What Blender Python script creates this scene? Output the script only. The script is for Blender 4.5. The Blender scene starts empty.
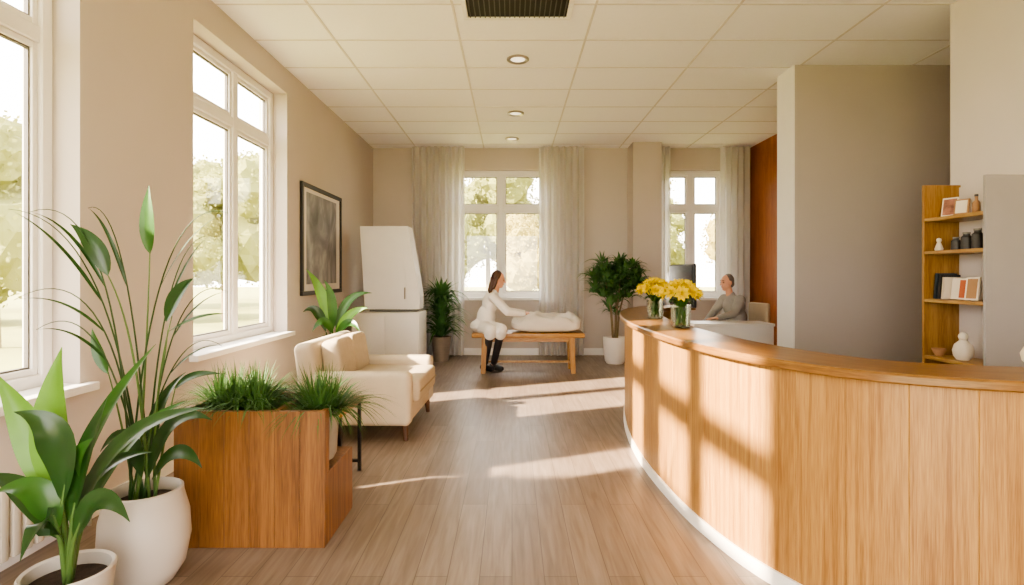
import bpy, bmesh, math, random
from mathutils import Vector, Matrix, noise
random.seed(7)
SC = bpy.context.scene
COL = SC.collection
PI = math.pi
F = 560.0; CZ = 1.4; HZ = 275.0
V = Vector
def at(px, py, Y): return V(((px-512)*Y/F, Y, CZ-(py-HZ)*Y/F))

# ------------------------------------------------------------ materials
def lin(h):
    h = h.lstrip('#'); o = []
    for i in (0, 2, 4):
        c = int(h[i:i+2], 16)/255
        o.append(c/12.92 if c <= .04045 else ((c+.055)/1.055)**2.4)
    return (*o, 1)
def base(name):
    m = bpy.data.materials.new(name); m.use_nodes = True
    nt = m.node_tree; return m, nt, nt.nodes['Principled BSDF']
def N(nt, t, **k):
    n = nt.nodes.new(t)
    for a, b in k.items(): setattr(n, a, b)
    return n
def scale(c, f): return (min(1, c[0]*f), min(1, c[1]*f), min(1, c[2]*f), 1)
def plain(name, hexc, rough=.6, var=.06, ns=6, metal=0, bump=0, emit=0, trans=0, coord='Object'):
    m, nt, p = base(name); c = lin(hexc)
    tc = N(nt, 'ShaderNodeTexCoord'); nz = N(nt, 'ShaderNodeTexNoise'); nz.inputs['Scale'].default_value = ns; nz.inputs['Detail'].default_value = 4
    nt.links.new(tc.outputs[coord], nz.inputs['Vector'])
    r = N(nt, 'ShaderNodeValToRGB'); r.color_ramp.elements[0].position = .3; r.color_ramp.elements[1].position = .7
    r.color_ramp.elements[0].color = scale(c, 1-var); r.color_ramp.elements[1].color = scale(c, 1+var)
    nt.links.new(nz.outputs['Fac'], r.inputs[0]); nt.links.new(r.outputs[0], p.inputs['Base Color'])
    p.inputs['Roughness'].default_value = rough; p.inputs['Metallic'].default_value = metal
    if bump:
        b = N(nt, 'ShaderNodeBump'); b.inputs['Strength'].default_value = bump; b.inputs['Distance'].default_value = .01
        n2 = N(nt, 'ShaderNodeTexNoise'); n2.inputs['Scale'].default_value = ns*20
        nt.links.new(tc.outputs[coord], n2.inputs['Vector']); nt.links.new(n2.outputs['Fac'], b.inputs['Height']); nt.links.new(b.outputs[0], p.inputs['Normal'])
    if emit:
        p.inputs['Emission Color'].default_value = c; p.inputs['Emission Strength'].default_value = emit
    if trans: p.inputs['Transmission Weight'].default_value = trans
    return m
def thin(name, hexc, tr=.35, var=.15, ns=5, rough=.6, sheer=0):
    m = plain(name, hexc, rough, var, ns); nt = m.node_tree; p = nt.nodes['Principled BSDF']
    ramp = [n for n in nt.nodes if n.type == 'VALTORGB'][0]
    t = N(nt, 'ShaderNodeBsdfTranslucent'); mx = N(nt, 'ShaderNodeMixShader'); mx.inputs[0].default_value = tr
    nt.links.new(ramp.outputs[0], t.inputs['Color'])
    nt.links.new(p.outputs[0], mx.inputs[1]); nt.links.new(t.outputs[0], mx.inputs[2])
    out = mx
    if sheer:
        q = N(nt, 'ShaderNodeBsdfTransparent'); out = N(nt, 'ShaderNodeMixShader'); out.inputs[0].default_value = sheer
        nt.links.new(mx.outputs[0], out.inputs[1]); nt.links.new(q.outputs[0], out.inputs[2])
    nt.links.new(out.outputs[0], nt.nodes['Material Output'].inputs['Surface'])
    return m
def wood(name, h1, h2, sc=(7, 7, .6), coord='Object', rough=.38):
    m, nt, p = base(name)
    tc = N(nt, 'ShaderNodeTexCoord'); mp = N(nt, 'ShaderNodeMapping'); mp.inputs['Scale'].default_value = sc
    nt.links.new(tc.outputs[coord], mp.inputs['Vector'])
    n1 = N(nt, 'ShaderNodeTexNoise'); n1.inputs['Scale'].default_value = 1.6; n1.inputs['Detail'].default_value = 5; n1.inputs['Distortion'].default_value = .8
    n2 = N(nt, 'ShaderNodeTexNoise'); n2.inputs['Scale'].default_value = 14; n2.inputs['Detail'].default_value = 3
    for n in (n1, n2): nt.links.new(mp.outputs[0], n.inputs['Vector'])
    mx = N(nt, 'ShaderNodeMix', data_type='FLOAT'); mx.inputs[0].default_value = .45
    nt.links.new(n1.outputs['Fac'], mx.inputs[2]); nt.links.new(n2.outputs['Fac'], mx.inputs[3])
    r = N(nt, 'ShaderNodeValToRGB'); e = r.color_ramp.elements
    e[0].position = .38; e[1].position = .61; e[0].color = lin(h1); e[1].color = lin(h2)
    nt.links.new(mx.outputs[0], r.inputs[0]); nt.links.new(r.outputs[0], p.inputs['Base Color'])
    p.inputs['Roughness'].default_value = rough
    return m
def floor_mat():
    m, nt, p = base('plank floor')
    g = N(nt, 'ShaderNodeNewGeometry'); s = N(nt, 'ShaderNodeSeparateXYZ'); c = N(nt, 'ShaderNodeCombineXYZ')
    nt.links.new(g.outputs['Position'], s.inputs[0]); nt.links.new(s.outputs['Y'], c.inputs['X']); nt.links.new(s.outputs['X'], c.inputs['Y'])
    b = N(nt, 'ShaderNodeTexBrick'); b.offset = .37; b.inputs['Scale'].default_value = 1
    b.inputs['Brick Width'].default_value = 1.3; b.inputs['Row Height'].default_value = .15
    b.inputs['Mortar Size'].default_value = .0022; b.inputs['Mortar Smooth'].default_value = .3
    b.inputs['Color1'].default_value = lin('837366'); b.inputs['Color2'].default_value = lin('938375'); b.inputs['Mortar'].default_value = lin('64574d')
    nt.links.new(c.outputs[0], b.inputs['Vector'])
    mp = N(nt, 'ShaderNodeMapping'); mp.inputs['Scale'].default_value = (1.2, 16, 1); nt.links.new(c.outputs[0], mp.inputs[0])
    nz = N(nt, 'ShaderNodeTexNoise'); nz.inputs['Scale'].default_value = 2; nz.inputs['Detail'].default_value = 7; nz.inputs['Distortion'].default_value = .5; nt.links.new(mp.outputs[0], nz.inputs['Vector'])
    r = N(nt, 'ShaderNodeValToRGB'); r.color_ramp.elements[0].position = .32; r.color_ramp.elements[1].position = .7
    r.color_ramp.elements[0].color = (.66, .62, .58, 1); r.color_ramp.elements[1].color = (1.0, 1.0, 1.0, 1)
    nt.links.new(nz.outputs['Fac'], r.inputs[0])
    mx = N(nt, 'ShaderNodeMix', data_type='RGBA', blend_type='MULTIPLY'); mx.inputs[0].default_value = 1
    nt.links.new(b.outputs['Color'], mx.inputs[6]); nt.links.new(r.outputs[0], mx.inputs[7]); nt.links.new(mx.outputs[2], p.inputs['Base Color'])
    p.inputs['Roughness'].default_value = .4
    return m
def glass_pane():
    m, nt, p = base('window glass'); nt.nodes.remove(p)
    t = N(nt, 'ShaderNodeBsdfTransparent'); t.inputs[0].default_value = (.98, .98, .96, 1)
    g = N(nt, 'ShaderNodeBsdfGlossy'); g.inputs['Roughness'].default_value = .02
    mx = N(nt, 'ShaderNodeMixShader'); mx.inputs[0].default_value = .05
    nt.links.new(t.outputs[0], mx.inputs[1]); nt.links.new(g.outputs[0], mx.inputs[2]); nt.links.new(mx.outputs[0], nt.nodes['Material Output'].inputs['Surface'])
    return m
def clear_glass():
    m, nt, p = base('vase glass'); nt.nodes.remove(p)
    t = N(nt, 'ShaderNodeBsdfTransparent'); t.inputs[0].default_value = (.93, .95, .88, 1)
    g = N(nt, 'ShaderNodeBsdfGlossy'); g.inputs['Roughness'].default_value = .05
    f = N(nt, 'ShaderNodeLayerWeight'); f.inputs[0].default_value = .35
    mx = N(nt, 'ShaderNodeMixShader'); nt.links.new(f.outputs['Facing'], mx.inputs[0])
    nt.links.new(t.outputs[0], mx.inputs[1]); nt.links.new(g.outputs[0], mx.inputs[2]); nt.links.new(mx.outputs[0], nt.nodes['Material Output'].inputs['Surface'])
    return m
def art_mat():
    m, nt, p = base('abstract grey art')
    tc = N(nt, 'ShaderNodeTexCoord'); mp = N(nt, 'ShaderNodeMapping'); mp.inputs['Scale'].default_value = (1, 1.3, 1); nt.links.new(tc.outputs['Object'], mp.inputs[0])
    nz = N(nt, 'ShaderNodeTexNoise'); nz.inputs['Scale'].default_value = 1.5; nz.inputs['Detail'].default_value = 6; nz.inputs['Distortion'].default_value = 1.6
    nt.links.new(mp.outputs[0], nz.inputs['Vector'])
    r = N(nt, 'ShaderNodeValToRGB'); e = r.color_ramp.elements; e[0].position = .3; e[0].color = lin('54545a'); e[1].position = .72; e[1].color = lin('b4b4b6')
    q = e.new(.5); q.color = lin('7c7c80')
    nt.links.new(nz.outputs['Fac'], r.inputs[0]); nt.links.new(r.outputs[0], p.inputs['Base Color']); p.inputs['Roughness'].default_value = .5
    return m
M = dict(
 wall=plain('greige wall paint', 'c9bfb7', .85, .02, 2, bump=.05), wallr=plain('pale wall paint', 'd9d1cb', .85, .02, 2, bump=.05), wallp=plain('taupe wall paint', 'bbb1aa', .85, .02, 2, bump=.05),
 terra=wood('terracotta panelling', '86481f', 'a26030', (5, 5, .5)), ceil=plain('ceiling tile', 'fcfafc', .9, .01, 30, bump=.05),
 grid=plain('ceiling grid metal', 'dbd5d0', .6, .02), floor=floor_mat(), white=plain('white paint', 'f0ede9', .45, .015),
 pane=glass_pane(), counter=wood('counter oak veneer', '865c2e', 'b0864c', (28, .6, 1), 'UV', .42), ctop=wood('counter top oak', '6e4a24', '8e6634', (1.2, 12, 1), 'UV', .3),
 planter=wood('planter wood', '5e3b1c', '865c32', (18, 18, .6)), oak=wood('shelf oak', '9c7440', 'ba9658', (6, .9, 6)), oakb=wood('bench oak', '8a5e2a', 'a87e42', (.9, 7, 7)),
 oakl=wood('leg oak', '8c622e', 'aa8246', (9, 9, .8)), sofa=plain('grey beige upholstery', 'c8b9a1', .85, .03, 12, bump=.15), cushion=plain('beige cushion fabric', 'bcac93', .9, .04, 14, bump=.15), piping=plain('tan piping', '9c8a6c', .9, .03, 14),
 legw=wood('walnut leg', '4a3020', '6a4830', (8, 8, 1)), black=plain('black metal', '1c1a18', .4, .1), blackp=plain('black plastic', '17181b', .35, .1), pot=plain('pale grey beige ceramic', 'b8b0a6', .5, .03, 4),
 brown=plain('grey beige ceramic', '8a7c6e', .6, .1, 8), greyp=plain('grey ceramic', '8f8a80', .6, .08, 10), soil=plain('soil', '3a2a1c', .95, .35, 40, bump=.6),
 leafd=thin('dark leaf', '28481e', .15, .25, 5, .32), leafm=thin('mid green leaf', '386226', .2, .22, 5, .34), leafl=thin('young bright leaf', '6a9a34', .25, .15, 5, .38),
 stem=plain('green stem', '4c6832', .6, .1), grass=thin('grassy foliage', '486a34', .25, .3, 9, .6), bush=thin('bush foliage', '507a42', .25, .3, 8, .6), trunk=plain('bark', '807258', .9, .15, 14),
 tree=thin('hazy tree foliage', '8a8c54', .3, .06, 2, .9), tree2=thin('golden tree foliage', 'a2965a', .3, .06, 2, .9), ground=plain('lawn', '8a8a4e', .95, .1, 1),
 curtain=thin('pale sheer drape', 'eceae7', .48, .012, 4, .9, .12), cab=plain('white laminate', 'e8e5e0', .4, .015), art=art_mat(), mat=plain('white mount', 'e2dcd4', .7, .02),
 skin=plain('skin', 'd09a7c', .55, .05, 10), shirtw=plain('white cotton', 'e8e3db', .85, .03, 10), shirtg=plain('light grey wool', '98958f', .85, .05, 10), trouser=plain('dark trousers', '2a2627', .8, .1), shoe=plain('black shoe', '181615', .5, .1),
 hairb=plain('brown hair', '4a2e1e', .5, .25, 40), hairg=plain('short grey hair', '6c655f', .7, .2, 60), eye=plain('dark eye', '1a120e', .2, .05), lip=plain('lips', 'b0665a', .5, .05), brow=plain('brow hair', '3a2a20', .7, .1),
 linen=plain('grey beige linen', 'd0c8bd', .9, .04, 8, bump=.1), yellow=thin('yellow petals', 'ecd000', .15, .06, 14, .8), vase=clear_glass(),
 vent=plain('dark vent', '242322', .7, .1), slat=plain('vent slat', '4a4744', .5, .08), chrome=plain('brushed metal', 'b8b2a8', .3, .04, 20, metal=.9), lens=plain('lamp lens', 'fff2dc', .4, .01, emit=.6), gasket=plain('grey rubber seal', '5c5854', .7, .05),
 rad=plain('radiator enamel', 'c6bcac', .5, .02), cream=plain('cream paper', 'ece0cc', .7, .04), bookb=plain('slate cloth cover', '39434c', .7, .08), bookt=plain('tan cover', 'a9815a', .7, .08), bookr=plain('rust cover', 'b8613a', .7, .08), jar=plain('charcoal ceramic', '3d3a38', .45, .08), photo=plain('photo print', 'a5705c', .5, .5, 18), panelg=plain('grey laminate', 'aaa49f', .6, .02), wtop=plain('worktop', 'd6cbbb', .4, .03), screen=plain('monitor glass', '101318', .12, .05), strip=plain('white plinth', 'f2ece2', .4, .01),
)

# ------------------------------------------------------------ mesh builder
class MB:
    def __init__(s): s.bm = bmesh.new(); s.uv = {}
    def face(s, vs):
        try: return s.bm.faces.new(vs)
        except ValueError: return None
    def merge(s, t, Mx=None):
        mp = {}
        for v in t.verts: mp[v] = s.bm.verts.new(Mx @ v.co if Mx else v.co)
        for f in t.faces: s.face([mp[v] for v in f.verts])
        t.free(); return s
    def box(s, x0, x1, y0, y1, z0, z1, r=0, seg=3, Mx=None):
        t = bmesh.new(); bmesh.ops.create_cube(t, size=1)
        for v in t.verts: v.co = V(((x0+x1)/2+v.co.x*(x1-x0), (y0+y1)/2+v.co.y*(y1-y0), (z0+z1)/2+v.co.z*(z1-z0)))
        if r: bmesh.ops.bevel(t, geom=t.edges[:], offset=r, segments=seg, profile=.5, affect='EDGES')
        return s.merge(t, Mx)
    def ell(s, c, r, Mx=None, u=16, v=10):
        t = bmesh.new(); bmesh.ops.create_uvsphere(t, u_segments=u, v_segments=v, radius=1)
        R = Mx or Matrix.Identity(3)
        for q in t.verts: q.co = R @ V((q.co.x*r[0], q.co.y*r[1], q.co.z*r[2])) + V(c)
        return s.merge(t)
    def tube(s, pts, rad, seg=8, cap=True):
        pts = [V(p) for p in pts]; n = len(pts)
        if not hasattr(rad, '__len__'): rad = [rad]*n
        rings = []; a = None
        for i, p in enumerate(pts):
            t = (pts[min(i+1, n-1)]-pts[max(i-1, 0)]).normalized()
            if a is None: a = t.orthogonal().normalized()
            a = (a - t*a.dot(t)).normalized(); b = t.cross(a)
            rings.append([s.bm.verts.new(p+(a*math.cos(2*PI*k/seg)+b*math.sin(2*PI*k/seg))*rad[i]) for k in range(seg)])
        for r0, r1 in zip(rings, rings[1:]):
            for k in range(seg): s.face([r0[k], r0[(k+1) % seg], r1[(k+1) % seg], r1[k]])
        if cap: s.face(rings[0][::-1]); s.face(rings[-1])
        return s
    def lathe(s, prof, seg=32, c=(0, 0, 0)):
        rings = []
        for r, z in prof:
            if r < 1e-5: rings.append([s.bm.verts.new(V(c)+V((0, 0, z)))])
            else: rings.append([s.bm.verts.new(V(c)+V((r*math.cos(2*PI*k/seg), r*math.sin(2*PI*k/seg), z))) for k in range(seg)])
        for a, b in zip(rings, rings[1:]):
            for k in range(seg):
                k2 = (k+1) % seg
                if len(a) == 1 and len(b) == 1: continue
                if len(a) == 1: s.face([a[0], b[k2], b[k]])
                elif len(b) == 1: s.face([a[k], a[k2], b[0]])
                else: s.face([a[k], a[k2], b[k2], b[k]])
        return s
    def prism(s, poly, y0, y1):           # polygon in XZ, extruded along Y
        a = [s.bm.verts.new((x, y0, z)) for x, z in poly]; b = [s.bm.verts.new((x, y1, z)) for x, z in poly]
        n = len(poly)
        for k in range(n): s.face([a[k], a[(k+1) % n], b[(k+1) % n], b[k]])
        s.face(a[::-1]); s.face(b); return s
    def leaf(s, p0, p1, p2, w, nh=(0, 0, 1), n=9, fold=.25, k=.75, cross=(-1, -.5, 0, .5, 1), tip=1.0):
        p0, p1, p2, nh = V(p0), V(p1), V(p2), V(nh); rows = []
        for i in range(n+1):
            u = i/n; p = p0*(1-u)**2+p1*2*u*(1-u)+p2*u*u
            t = ((p1-p0)*(1-u)+(p2-p1)*u).normalized(); sd = t.cross(nh)
            if sd.length < 1e-3: sd = t.orthogonal()
            sd.normalize(); nn = sd.cross(t).normalized()
            ww = w*max(.02, math.sin(PI*min(1, max(0, u))**k)**tip)*.5
            rows.append([s.bm.verts.new(p+sd*ww*c+nn*abs(c)*ww*fold) for c in cross])
        for a, b in zip(rows, rows[1:]):
            for j in range(len(cross)-1): s.face([a[j], a[j+1], b[j+1], b[j]])
        return s
    def puff(s, c, r, e1=.45, e2=.45, u=32, v=18, noise_=0, Mx=None):
        f = lambda x, e: math.copysign(abs(x)**e, x); rows = []
        for i in range(v+1):
            ph = -PI/2+PI*i/v
            rows.append([V((r[0]*f(math.cos(ph), e1)*f(math.cos(2*PI*k/u), e2), r[1]*f(math.cos(ph), e1)*f(math.sin(2*PI*k/u), e2), r[2]*f(math.sin(ph), e1))) for k in range(u)])
        vs = []
        for i, rw in enumerate(rows):
            if i in (0, v): rw = [sum(rw, V())/u]
            L = []
            for p in rw:
                if noise_:
                    k = max(0, .5+.5*p.z/r[2])
                    q = V((p.x*5.5, p.y*7, p.z*5)); p = p + V((noise.noise(q+V((9, 0, 0)))*.5*noise_*k, noise.noise(q+V((0, 7, 0)))*.5*noise_*k, (noise.noise(q)+.6*abs(noise.noise(q*2.3)))*noise_*k))
                if Mx: p = Mx @ p
                L.append(s.bm.verts.new(p+V(c)))
            vs.append(L)
        for a, b in zip(vs, vs[1:]):
            for k in range(u):
                k2 = (k+1) % u
                if len(a) == 1: s.face([a[0], b[k2], b[k]])
                elif len(b) == 1: s.face([a[k], a[k2], b[0]])
                else: s.face([a[k], a[k2], b[k2], b[k]])
        return s
    def sweep(s, smp, prof):              # smp: (pos2d, normal2d, arc, groove); prof: (offset, z, grooveflag)
        rings = []
        for p, n, a, g in smp:
            L = []
            for j, (o, z, fl) in enumerate(prof):
                q = p+n*(o+g*fl); v = s.bm.verts.new((q.x, q.y, z)); s.uv[v] = (a, z+o); L.append(v)
            rings.append(L)
        m = len(prof)
        for r0, r1 in zip(rings, rings[1:]):
            for k in range(m): s.face([r0[k], r0[(k+1) % m], r1[(k+1) % m], r1[k]])
        s.face(rings[0]); s.face(rings[-1][::-1]); return s
    def build(s, name, mat, parent=None, loc=None, rot=None, smooth=True, ang=38):
        bm = s.bm; bm.verts.index_update()
        bmesh.ops.recalc_face_normals(bm, faces=bm.faces[:])
        if s.uv:
            l = bm.loops.layers.uv.new('UVMap')
            for f in bm.faces:
                for lp in f.loops:
                    if lp.vert in s.uv: lp[l].uv = s.uv[lp.vert]
        me = bpy.data.meshes.new(name); bm.to_mesh(me); bm.free(); me.materials.append(mat)
        if smooth:
            me.shade_smooth(); me.set_sharp_from_angle(angle=math.radians(ang))
        o = bpy.data.objects.new(name, me); COL.objects.link(o)
        if parent: o.parent = parent
        if loc is not None: o.location = loc
        if rot is not None: o.rotation_euler = rot
        return o
def tag(o, label, cat, group=None):
    o['label'] = label; o['category'] = cat
    if group: o['group'] = group
    return o
def thing(name, label, cat, loc=(0, 0, 0), rz=0, group=None):
    o = bpy.data.objects.new(name, None); COL.objects.link(o); o.empty_display_size = .1
    o.location = loc; o.rotation_euler = (0, 0, rz); return tag(o, label, cat, group)
def struct(o): o['kind'] = 'structure'; return o
def copy_tree(o, parent=None):
    c = o.copy(); COL.objects.link(c); c.parent = parent
    for ch in list(o.children): copy_tree(ch, c)
    return c

# ------------------------------------------------------------ room shell
H = 3.62; XL = -2.43; YB = 9.8
struct(MB().box(-2.73, 5.4, -1.5, 10.1, -.1, 0).build('floor', M['floor'], smooth=False))
struct(MB().box(-2.73, 5.4, -1.5, 10.1, H, H+.1).build('ceiling', M['ceil'], smooth=False))
g = MB()
for x in (-1.67, -.49, .69, 1.87, 3.05, 4.23): g.box(x-.01, x+.01, -1.5, YB, H-.005, H+.01)
y = -1.01
while y < YB:
    g.box(XL, 5.2, y-.009, y+.009, H-.004, H+.01); y += .7
struct(g.build('trim_1', M['grid'], smooth=False))
WB, WT = .78, 3.36
W1a, W1b = 2.48, 3.15
W0a, W0b, W0z = .85, 2.3, 2.02  # opening of the added high window, outside the view
w = MB()
w.box(-2.73, XL, -1.5, YB+.3, 0, WB); w.box(-2.73, XL, -1.5, YB+.3, WT, H)
for a, b in ((-1.5, W0a), (W0b, W1a), (W1b, 4.27), (6.05, YB+.3)): w.box(-2.73, XL, a, b, WB, WT)
w.box(-2.73, XL, W0a, W0b, WB, W0z)
struct(w.build('wall_left', M['wall'], smooth=False))
w = MB(); BB, BT = 1.0, 3.24
w.box(XL, 4.5, YB, YB+.25, 0, BB); w.box(XL, 4.5, YB, YB+.25, BT, H)
for a, b in ((XL, -.98), (.6, 2.62), (3.72, 4.5)): w.box(a, b, YB, YB+.25, BB, BT)
w.box(2.02, 2.5, 9.35, YB, 0, H)
struct(w.build('wall_back', M['wall'], smooth=False))
# unseen wall added behind the viewer to cut fill light; wide opening lets some in
struct(MB().box(-2.73, -2.0, -1.7, -1.5, 0, H).box(1.6, 5.4, -1.7, -1.5, 0, H).box(-2.0, 1.6, -1.7, -1.5, 2.9, H).build('added_wall_front', M['wall'], smooth=False))
struct(MB().box(3.6, 3.9, -1.5, 4.6, 0, H).build('wall_right', M['wallr'], smooth=False))
struct(MB().box(2.99, 5.3, 5.92, 6.29, 0, H).build('wall_partition', M['wallp'], smooth=False))
struct(MB().box(2.978, 2.99, 5.92, 6.29, 0, H).build('lit_face_paint', M['white'], smooth=False))  # thin white slab, paints the brightness of the partition's lit side
struct(MB().box(4.16, 4.3, 6.29, YB, 0, H).build('wall_far_right', M['terra'], smooth=False))
struct(MB().box(5.2, 5.3, 4.6, 5.92, 0, H).box(3.9, 5.3, 4.5, 4.6, 0, H).build('wall_alcove', M['wallr'], smooth=False))
struct(MB().box(XL, XL+.018, -1.5, YB, 0, .1).build('baseboard_left', M['white'], smooth=False))
struct(MB().box(XL, 2.02, YB-.018, YB, 0, .12).box(2.5, 4.16, YB-.018, YB, 0, .12).box(2.0, 2.52, 9.332, 9.35, 0, .12).box(2.0, 2.02, 9.35, YB, 0, .12).build('baseboard_back', M['white'], smooth=False))

def win(name, axis, a0, a1, z0, z1, d, mull, trans):
    """axis 'x': lies in plane X=d, spans Y a0..a1 ; axis 'y': plane Y=d, spans X"""
    r = bpy.data.objects.new(name, None); COL.objects.link(r); struct(r)
    def bx(m, p0, p1, q0, q1, t0, t1, rr=.006):
        if axis == 'x': m.box(d+t0, d+t1, p0, p1, q0, q1, rr, 1)
        else: m.box(p0, p1, d+t0, d+t1, q0, q1, rr, 1)
    m = MB(); fw = .075; e = .001
    bx(m, a0+e, a0+fw, z0+.004, z1-e, -.05, .05); bx(m, a1-fw, a1-e, z0+.004, z1-e, -.05, .05)
    bx(m, a0+.01, a1-.01, z0+.005, z0+fw, -.047, .047); bx(m, a0+.01, a1-.01, z1-fw, z1-.002, -.047, .047)
    for q in mull: bx(m, q-.045, q+.045, z0+.01, z1-.01, -.044, .044)
    for t in trans: bx(m, a0+.02, a1-.02, t-.045, t+.045, -.041, .041)
    m.build('window_frame', M['white'], r, smooth=False)
    xs = [a0+fw]+[v for q in mull for v in (q-.045, q+.045)]+[a1-fw]; zs = [z0+fw]+[v for t in trans for v in (t-.045, t+.045)]+[z1-fw]
    for i in range(0, len(xs), 2):
        for j in range(0, len(zs), 2):
            m = MB(); p0, p1, q0, q1 = xs[i]+.001, xs[i+1]-.001, zs[j]+.001, zs[j+1]-.001; s = .035
            bx(m, p0, p0+s, q0, q1, -.03, .028, .003); bx(m, p1-s, p1, q0, q1, -.03, .028, .003); bx(m, p0+.004, p1-.004, q0+.0005, q0+s, -.028, .026, .003); bx(m, p0+.004, p1-.004, q1-s, q1-.0005, -.028, .026, .003)
            f = m.build('window_sash', M['white'], r, smooth=False)
            m = MB(); u0, u1, v0, v1 = p0+s, p1-s, q0+s, q1-s; k = .01
            bx(m, u0, u0+k, v0, v1, -.012, .012, 0); bx(m, u1-k, u1, v0, v1, -.012, .012, 0); bx(m, u0+k, u1-k, v0, v0+k, -.012, .012, 0); bx(m, u0+k, u1-k, v1-k, v1, -.012, .012, 0)
            m.build('gasket', M['gasket'], f, smooth=False)
            m = MB(); bx(m, u0+.002, u1-.002, v0+.002, v1-.002, -.004, .004, 0); m.build('pane', M['pane'], f, smooth=False)
    m = MB()
    if axis == 'x': m.box(d+.051, XL+.07, a0+.001, a1-.001, z0-.02, z0+.012, .005, 2); m.box(XL+.001, XL+.069, a0-.06, a1+.06, z0-.035, z0+.011, .005, 2)
    else: m.box(a0-.05, a1+.05, YB-.08, YB-.001, z0-.04, z0+.01, .006, 2); m.box(a0+.001, a1-.001, YB-.001, d-.051, z0+.001, z0+.009)
    m.build('window_sill', M['white'], r, smooth=False)
win('window_1', 'x', W1a, W1b, WB, WT, -2.63, [], [2.72])
win('window_2', 'x', 4.27, 6.05, WB, WT, -2.63, [5.24], [2.82])
win('window_3', 'y', -.98, .6, BB, BT, 9.93, [-.19], [2.57])
win('window_4', 'y', 2.62, 3.72, BB, BT, 9.93, [3.15], [2.57])
win('added_sun_window', 'x', W0a, W0b, W0z, WT, -2.63, [1.6], [2.7])  # unseen window, added and shaped to throw sun on the counter

# ceiling fittings
v = thing('ceiling_vent', 'dark slatted air vent in the ceiling at the top of the picture', 'vent', (.045, 4.5, H))
m = MB(); m.box(-.46, .46, -.34, -.3, -.02, 0, .004).box(-.46, .46, .3, .34, -.02, 0, .004).box(-.46, -.42, -.3, .3, -.02, 0, .004).box(.42, .46, -.3, .3, -.02, 0, .004); m.build('frame', M['white'], v, smooth=False)
MB().box(-.42, .42, -.3, .3, -.006, -.001).build('backing', M['vent'], v, smooth=False)
m = MB()
for k in range(20):
    x = -.4+k*.0421; m.box(x-.004, x+.004, -.3, .3, -.018, -.004)
m.build('grille', M['slat'], v, smooth=False)
for (x, y, lb) in ((.06, 5.75, 'round recessed ceiling light nearest the air vent'), (.05, 7.67, 'round recessed ceiling light in the middle of the row'), (.0, 9.1, 'round recessed ceiling light closest to the back window')):
    t = thing('downlight', lb, 'ceiling light', (x, y, H), 0, 'recessed ceiling lights')
    MB().lathe([(.075, -.001), (.115, -.001), (.115, -.012), (.1, -.022), (.075, -.012), (.075, -.001)], 28).build('trim_ring', M['chrome'], t)
    MB().lathe([(0, -.006), (.075, -.006), (.075, -.002), (0, -.002)], 28).build('lens', M['lens'], t)

# ------------------------------------------------------------ curtains
def curtain(label, x0, x1, folds, seed):
    random.seed(seed); m = MB(); n = folds*14; rows = []; zs = [i/12 for i in range(13)]
    ph = random.random()*6
    for zf in zs:
        L = []
        for i in range(n+1):
            u = i/n; xx = x0+(x1-x0)*u
            d = .052*math.sin(u*folds*2*PI+ph)*(.8+.3*(1-zf))
            L.append(m.bm.verts.new((xx+.008*math.sin(zf*3+u*5)*(1-zf), 9.64+d, .02+zf*(H-.03))))
        rows.append(L)
    for a, b in zip(rows, rows[1:]):
        for i in range(n): m.face([a[i], a[i+1], b[i+1], b[i]])
    return tag(m.build('curtain', M['curtain'], ang=180), label, 'curtain', 'floor length curtains')
curtain('wide pale curtain left of the middle back window', -1.73, -.82, 8, 1)
curtain('pale curtain between the middle back window and the pillar', .46, 1.24, 7, 2)
curtain('narrow strip of curtain right beside the pillar', 2.56, 2.74, 2, 3)
curtain('pale curtain between the right back window and the brown wall', 3.6, 4.12, 5, 4)

# ------------------------------------------------------------ reception counter
def catmull(P, n=40):
    P = [V(p) for p in P]; P = [P[0]*2-P[1]]+P+[P[-1]*2-P[-2]]; out = []
    for i in range(1, len(P)-2):
        for k in range(n):
            t = k/n; a, b, c, d = P[i-1:i+3]
            out.append(.5*((2*b)+(c-a)*t+(2*a-5*b+4*c-d)*t*t+(3*b-a-3*c+d)*t**3))
    out.append(P[-2]); return out
path = catmull([(2.0, 6.85), (1.55, 6.6), (1.22, 5.95), (1.04, 5.1), (.965, 4.25), (.985, 3.5), (1.05, 2.98), (1.18, 2.54), (1.42, 2.18), (1.85, 1.97), (2.45, 1.87), (3.1, 1.82)])
S = [0]
for a, b in zip(path, path[1:]): S.append(S[-1]+(b-a).length)
def ev(s):
    s = max(0, min(S[-1]-1e-6, s)); lo = 0
    while lo < len(S)-2 and S[lo+1] < s: lo += 1
    f = (s-S[lo])/(S[lo+1]-S[lo]); p = path[lo].lerp(path[lo+1], f)
    i0, i1 = max(0, lo-3), min(len(path)-1, lo+4); t = (path[i1]-path[i0]).normalized()
    return p, V((-t.y, t.x))
def samples(s0, s1, step=.05, seams=()):
    L = [(s0+(s1-s0)*i/int((s1-s0)/step), 0) for i in range(int((s1-s0)/step)+1)]
    for q in seams: L += [(q-.003, 0), (q, .003), (q+.003, 0)]
    L.sort(); return [(*ev(s), s, gg) for s, gg in L]
seams = [.21*k for k in range(1, int(S[-1]/.21)+1) if .21*k < S[-1]-.03]
rd = thing('reception_desk', 'long curved wooden reception counter on the right', 'reception desk', (1.5, 4.4, 0))
def cpart(name, smp, prof, mat):
    m = MB(); m.sweep(smp, prof)
    for vv in m.bm.verts: vv.co -= V((1.5, 4.4, 0))
    return m.build(name, mat, rd, ang=30)
cpart('front_panel', samples(0, S[-1], .05, seams), [(0, .07, 1), (0, .985, 1), (.04, .985, 0), (.04, .07, 0)], M['counter'])
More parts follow.
